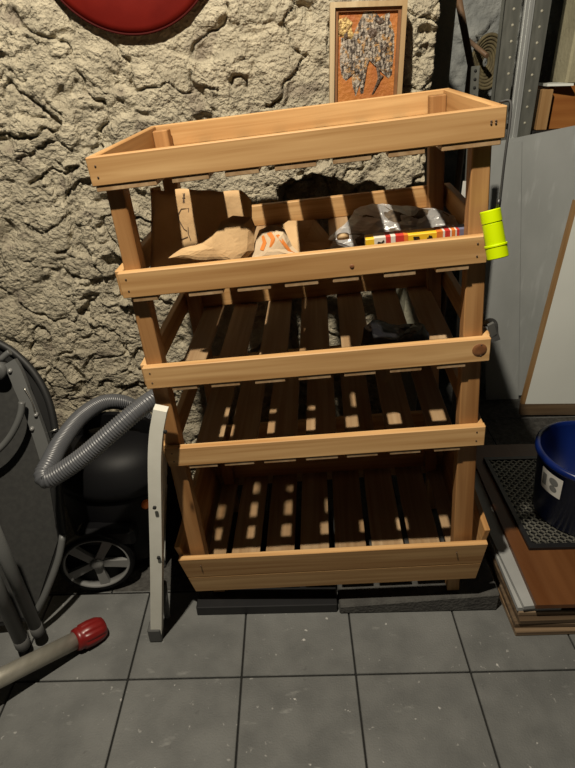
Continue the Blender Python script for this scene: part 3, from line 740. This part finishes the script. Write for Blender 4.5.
def bks(a, h, d=.0012):
    r = .135+(.155-.135)*h/.212+d; return bkc+Vector((r*math.cos(a), r*math.sin(a), h))
A0, A1 = rad(186), rad(216)
kid(MB().grid(lambda u, v: bks(A0+(A1-A0)*u, .120+.074*v), 10, 4).build('sticker', label_m), bk)
sk_ = MB()
sk_.grid(lambda u, v: bks(A0+(A1-A0)*(.08+.22*u), .136+.042*v, .0018), 3, 3)
for rr_, cu, cv_ in ((.016, .64, .169), (.013, .66, .144)):
    sk_.prism([bks(A0+(A1-A0)*cu+math.cos(t)*rr_/.15, cv_+math.sin(t)*rr_*.85, .0019) for t in [2*PI*k/18 for k in range(18)]], (0, 0, .0002))
kid(sk_.build('sticker_print', label_grey), bk)

# ------------------------------------------------------------------ right: leaning sheets and shelving uprights
def lean(name, pxs, p0, n, th, m, label, cat, parts=True, bev=.001):
    n = Vector(n).normalized()
    return MB().prism([on_plane(*p, p0, n) for p in pxs], n*th, bev=bev).build(name, m)
nG = (0, 1, -.05)
o = lean('grey_sheet', ((497, 398), (655, 380), (650, 110), (486, 144)), (0, 2.27, 0), nG, .004, sheet_m, '', ''); tag(o, 'wide dull grey metal sheet leaning upright behind the white board', 'sheet')
o = lean('grey_sheet', ((486, 400), (518.5, 400), (522, 140.5), (482, 147)), (0, 2.263, 0), nG, .003, sheet_m, '', ''); tag(o, 'narrow grey metal sheet standing just right of the rack, in front of the wide one', 'sheet')
nW = (0, 1, -.06); pW = (0, 2.10, 0)
wb = thing('white_board', 'white laminate board with raw wooden edges standing at the right edge', 'board', at_z(535, 415, 0))
e0, e1, e2, e3 = (524, 413), (578, 203), (720, 170), (720, 430)
nWv = Vector(nW).normalized()
PW = [on_plane(*p, pW, nW) for p in ((525, 404), (578, 204), (760, 160), (740, 402))]
kid(MB().prism(PW, nWv*.018).build('face', board_white), wb)
el = on_plane(521.5, 404, pW, nW); eu = on_plane(575, 200, pW, nW)
kid(MB().prism([el, eu, PW[1], PW[0]], nWv*.019).build('side_edge', raw_edge), wb)
bl, br = on_plane(520, 415, pW, nW), on_plane(740, 414, pW, nW)
kid(MB().prism([bl, el, PW[3]+Vector((0, 0, 0)), br], nWv*.019).build('bottom_edge', raw_edge_x), wb)

def upright(name, tl, tr, bl, br, Y, hole, label, holes, cat='shelving upright', ybase=None):
    t = thing(name, label, cat, (at_y(*bl, Y).x, Y, 0), group='galvanised shelving uprights')
    A, B, C_, D = at_y(*tl, Y), at_y(*tr, Y), at_y(*br, Y), at_y(*bl, Y)
    def ext(p, q, z): return p.lerp(q, (z-p.z)/(q.z-p.z))
    pts = [ext(A, D, 2.0), ext(B, C_, 2.0), ext(B, C_, .001), ext(A, D, .001)]
    o = MB().prism(pts, (0, .003, 0)).build('web', galv_m); kid(o, t)
    wd = (pts[0]-pts[1]).length
    for s, e in ((pts[0], pts[3]), (pts[1], pts[2])):
        kid(MB().prism([s, s+Vector((0, .035, 0)), e+Vector((0, .035, 0)), e], (.003, 0, 0)).build('flange', galv_m), t)
    hb = MB()
    for (hx, hy) in holes:
        c = at_y(hx, hy, Y)
        hb.lathe([(.001, -.0015), (.0045, -.001), (.0052, .001)], c, 'Y', 10)
    kid(hb.build('perforation', hole), t)
    return t
hs1 = [(515+(6.4-i*1.15)*.95-6, 9+i*16) for i in range(8)]
hs1 = [(514-i*1.35, 9+i*16.2) for i in range(7)]
upright('perforated_upright', (505, 0), (521, 0), (492.5, 110), (507.5, 110), 2.36, hole_m, 'left of the two tall perforated steel uprights behind the rack top corner', hs1)
hs2 = [(542-i*2.45, 11+i*16.0) for i in range(9)]
u2 = upright('perforated_upright', (535, 0), (551, 0), (517, 130), (530, 130), 2.36, hole_m, 'right of the two tall perforated steel uprights, with a bright ribbed side face', hs2)
rb = MB()
def vline(pa, pb, Y, z0, z1):
    A, B = at_y(*pa, Y), at_y(*pb, Y); f = lambda z: A.lerp(B, (z-A.z)/(B.z-A.z)); return f(z0), f(z1)
for k in range(5):
    a, b = vline((526+k*1.9, 0), (508.5+k*1.75, 138), 2.355-.004*(k % 2), 2.0, .002)
    rb.bar([a, b], .0095, .006, (0, 1, 0))
kid(rb.build('ribbed_face', galv_bright), u2)
# slim drilled strip with a white tag
YS = 1.88
a, b = vline((475.5, 66), (468, 190), YS, at_y(476, 66, YS).z, .002)
ss = thing('drilled_strip', 'short drilled metal strip behind the rack back right post', 'metal strip', (b.x, YS, 0))
kid(MB().bar([a, b], .024, .004, (0, 1, 0)).build('strip', galv_m), ss)
hb = MB()
for k in range(7):
    z = a.z-.012-.022*k; p = a.lerp(b, (a.z-z)/(a.z-b.z)); hb.lathe([(.001, -.0034), (.0045, -.0032), (.005, .001)], p, 'Y', 10)
kid(hb.build('perforation', darkhole_m), ss)
kid(MB().prism([at_y(*p, YS-.01) for p in ((463, 181), (469.5, 181), (467.5, 201), (460.5, 201))], (0, .001, 0)).build('paper_tag', label_m), ss)
# handle, basket, crate in the dim corner
pa, pb_ = at_y(459, 2, 2.24), at_y(471, 66, 2.22)
tag(MB().tube([pa+(pa-pb_)*.3, pb_, Vector((.640, 2.21, .003))], .012, 14).build('broom_handle', stick_m), 'old round wooden handle leaning in the dark corner behind the rack', 'handle')
bc = at_y(489, 62, 2.55)
bs = thing('wicker_basket', 'olive wicker coil hung on the grey stone wall left of the steel uprights', 'basket', bc)
bb = MB()
for k in range(7):
    r = .018+.0095*k
    bb.tube([bc+Vector((r*.85*math.cos(t), .05+.0-.006*k, r*1.25*math.sin(t))) for t in [2*PI*j/36 for j in range(36)]], .0065, 8, closed=True)
kid(bb.build('coils', basket_m), bs)
kid(MB().tube([bc+Vector((0, .05, .085)), bc+Vector((0, .25, .10))], .004, 8).build('hook', steel_m), bs)
tag(MB().tube([at_y(468, 40, 2.60), at_y(487, 56, 2.47)], .009, 10).build('wooden_peg', stick_m), 'thin brown wooden peg beside the wicker coil', 'peg')
CY = 2.42
c0_, c1_ = at_y(551, 86, CY), at_y(548, 129, CY)
cr_ = thing('wooden_crate', 'orange-brown wooden crate on the dark stand at the upper right edge', 'crate', (c1_.x+.2, CY+.12, c1_.z))
kid(MB().box((c0_.x+.012, CY, c1_.z), (c0_.x+.45, CY+.014, c0_.z), .001).build('front_panel', crate_m), cr_)
kid(MB().box((c0_.x, CY+.015, c1_.z), (c0_.x+.014, CY+.26, c0_.z), .001).build('side_panel', crate_m), cr_)
kid(MB().box((c0_.x+.436, CY+.015, c1_.z), (c0_.x+.45, CY+.26, c0_.z), .001).build('side_panel', crate_m), cr_)
kid(MB().box((c0_.x+.014, CY+.25, c1_.z), (c0_.x+.436, CY+.262, c0_.z), .001).build('back_panel', crate_m), cr_)
kid(MB().box((c0_.x+.014, CY+.014, c1_.z), (c0_.x+.436, CY+.25, c1_.z+.012), .001).build('bottom_panel', crate_m), cr_)
p_ = at_y(541, 110, CY-.02)
kid(MB().box((p_.x-.012, CY-.035, c1_.z-.0), (c0_.x-.001, CY+.03, c0_.z-.01), .002).build('corner_post', raw_edge), cr_)
# stand that carries the crate
stt = thing('dark_stand', 'dark wooden stand under the orange-brown crate at the right', 'stand', (c0_.x+.2, CY+.12, 0))
zt_ = c1_.z-.001
kid(MB().box((c0_.x-.06, CY-.05, zt_-.02), (c0_.x+.5, CY+.28, zt_), .002).build('stand_top', chair_black), stt)
for x in (c0_.x-.03, c0_.x+.44):
    for y in (CY-.02, CY+.22): kid(MB().box((x, y, .001), (x+.035, y+.035, zt_-.0205), .002).build('leg', chair_black), stt)
w0, w1 = at_y(540, 72, CY+.06), at_y(566, 82, CY+.0)
tag(MB().prism([(w0.x, CY-.03, c0_.z+.0005), (w0.x+.09, CY-.05, c0_.z+.0005), (w0.x+.10, CY+.10, c0_.z+.0005), (w0.x+.01, CY+.12, c0_.z+.0005)], (0, 0, .008)).build('white_strip', board_white), 'thin pale strip lying on the corner of the wooden crate', 'strip')
k0 = at_y(564, 70, CY+.05)
tag(MB().box((k0.x+.012, CY+.04, c0_.z+.0005), (k0.x+.32, CY+.2, 1.95), .008).build('plaster_block', cream_m), 'tall cream plaster block on the crate at the upper right corner', 'block')

# ------------------------------------------------------------------ light: the bulb overhead, a trace of ambient
Lp = bpy.data.lights.new('ceiling_bulb', 'POINT'); Lp.energy = 300; Lp.color = (1., .90, .73); Lp.shadow_soft_size = .03
lo2 = bpy.data.objects.new('ceiling_bulb', Lp); lo2.location = CAM+(Vector((-.386, .357, 2.915))-CAM)*KS; col.objects.link(lo2)
w = bpy.data.worlds.new('world'); sc.world = w; w.use_nodes = True
bg = w.node_tree.nodes['Background']; bg.inputs[0].default_value = (.95, 1.0, 1.0, 1); bg.inputs[1].default_value = .007
sc.view_settings.view_transform = 'Standard'; sc.view_settings.look = 'None'; sc.view_settings.gamma = 1
sc.view_settings.use_curve_mapping = False; sc.view_settings.exposure = .15
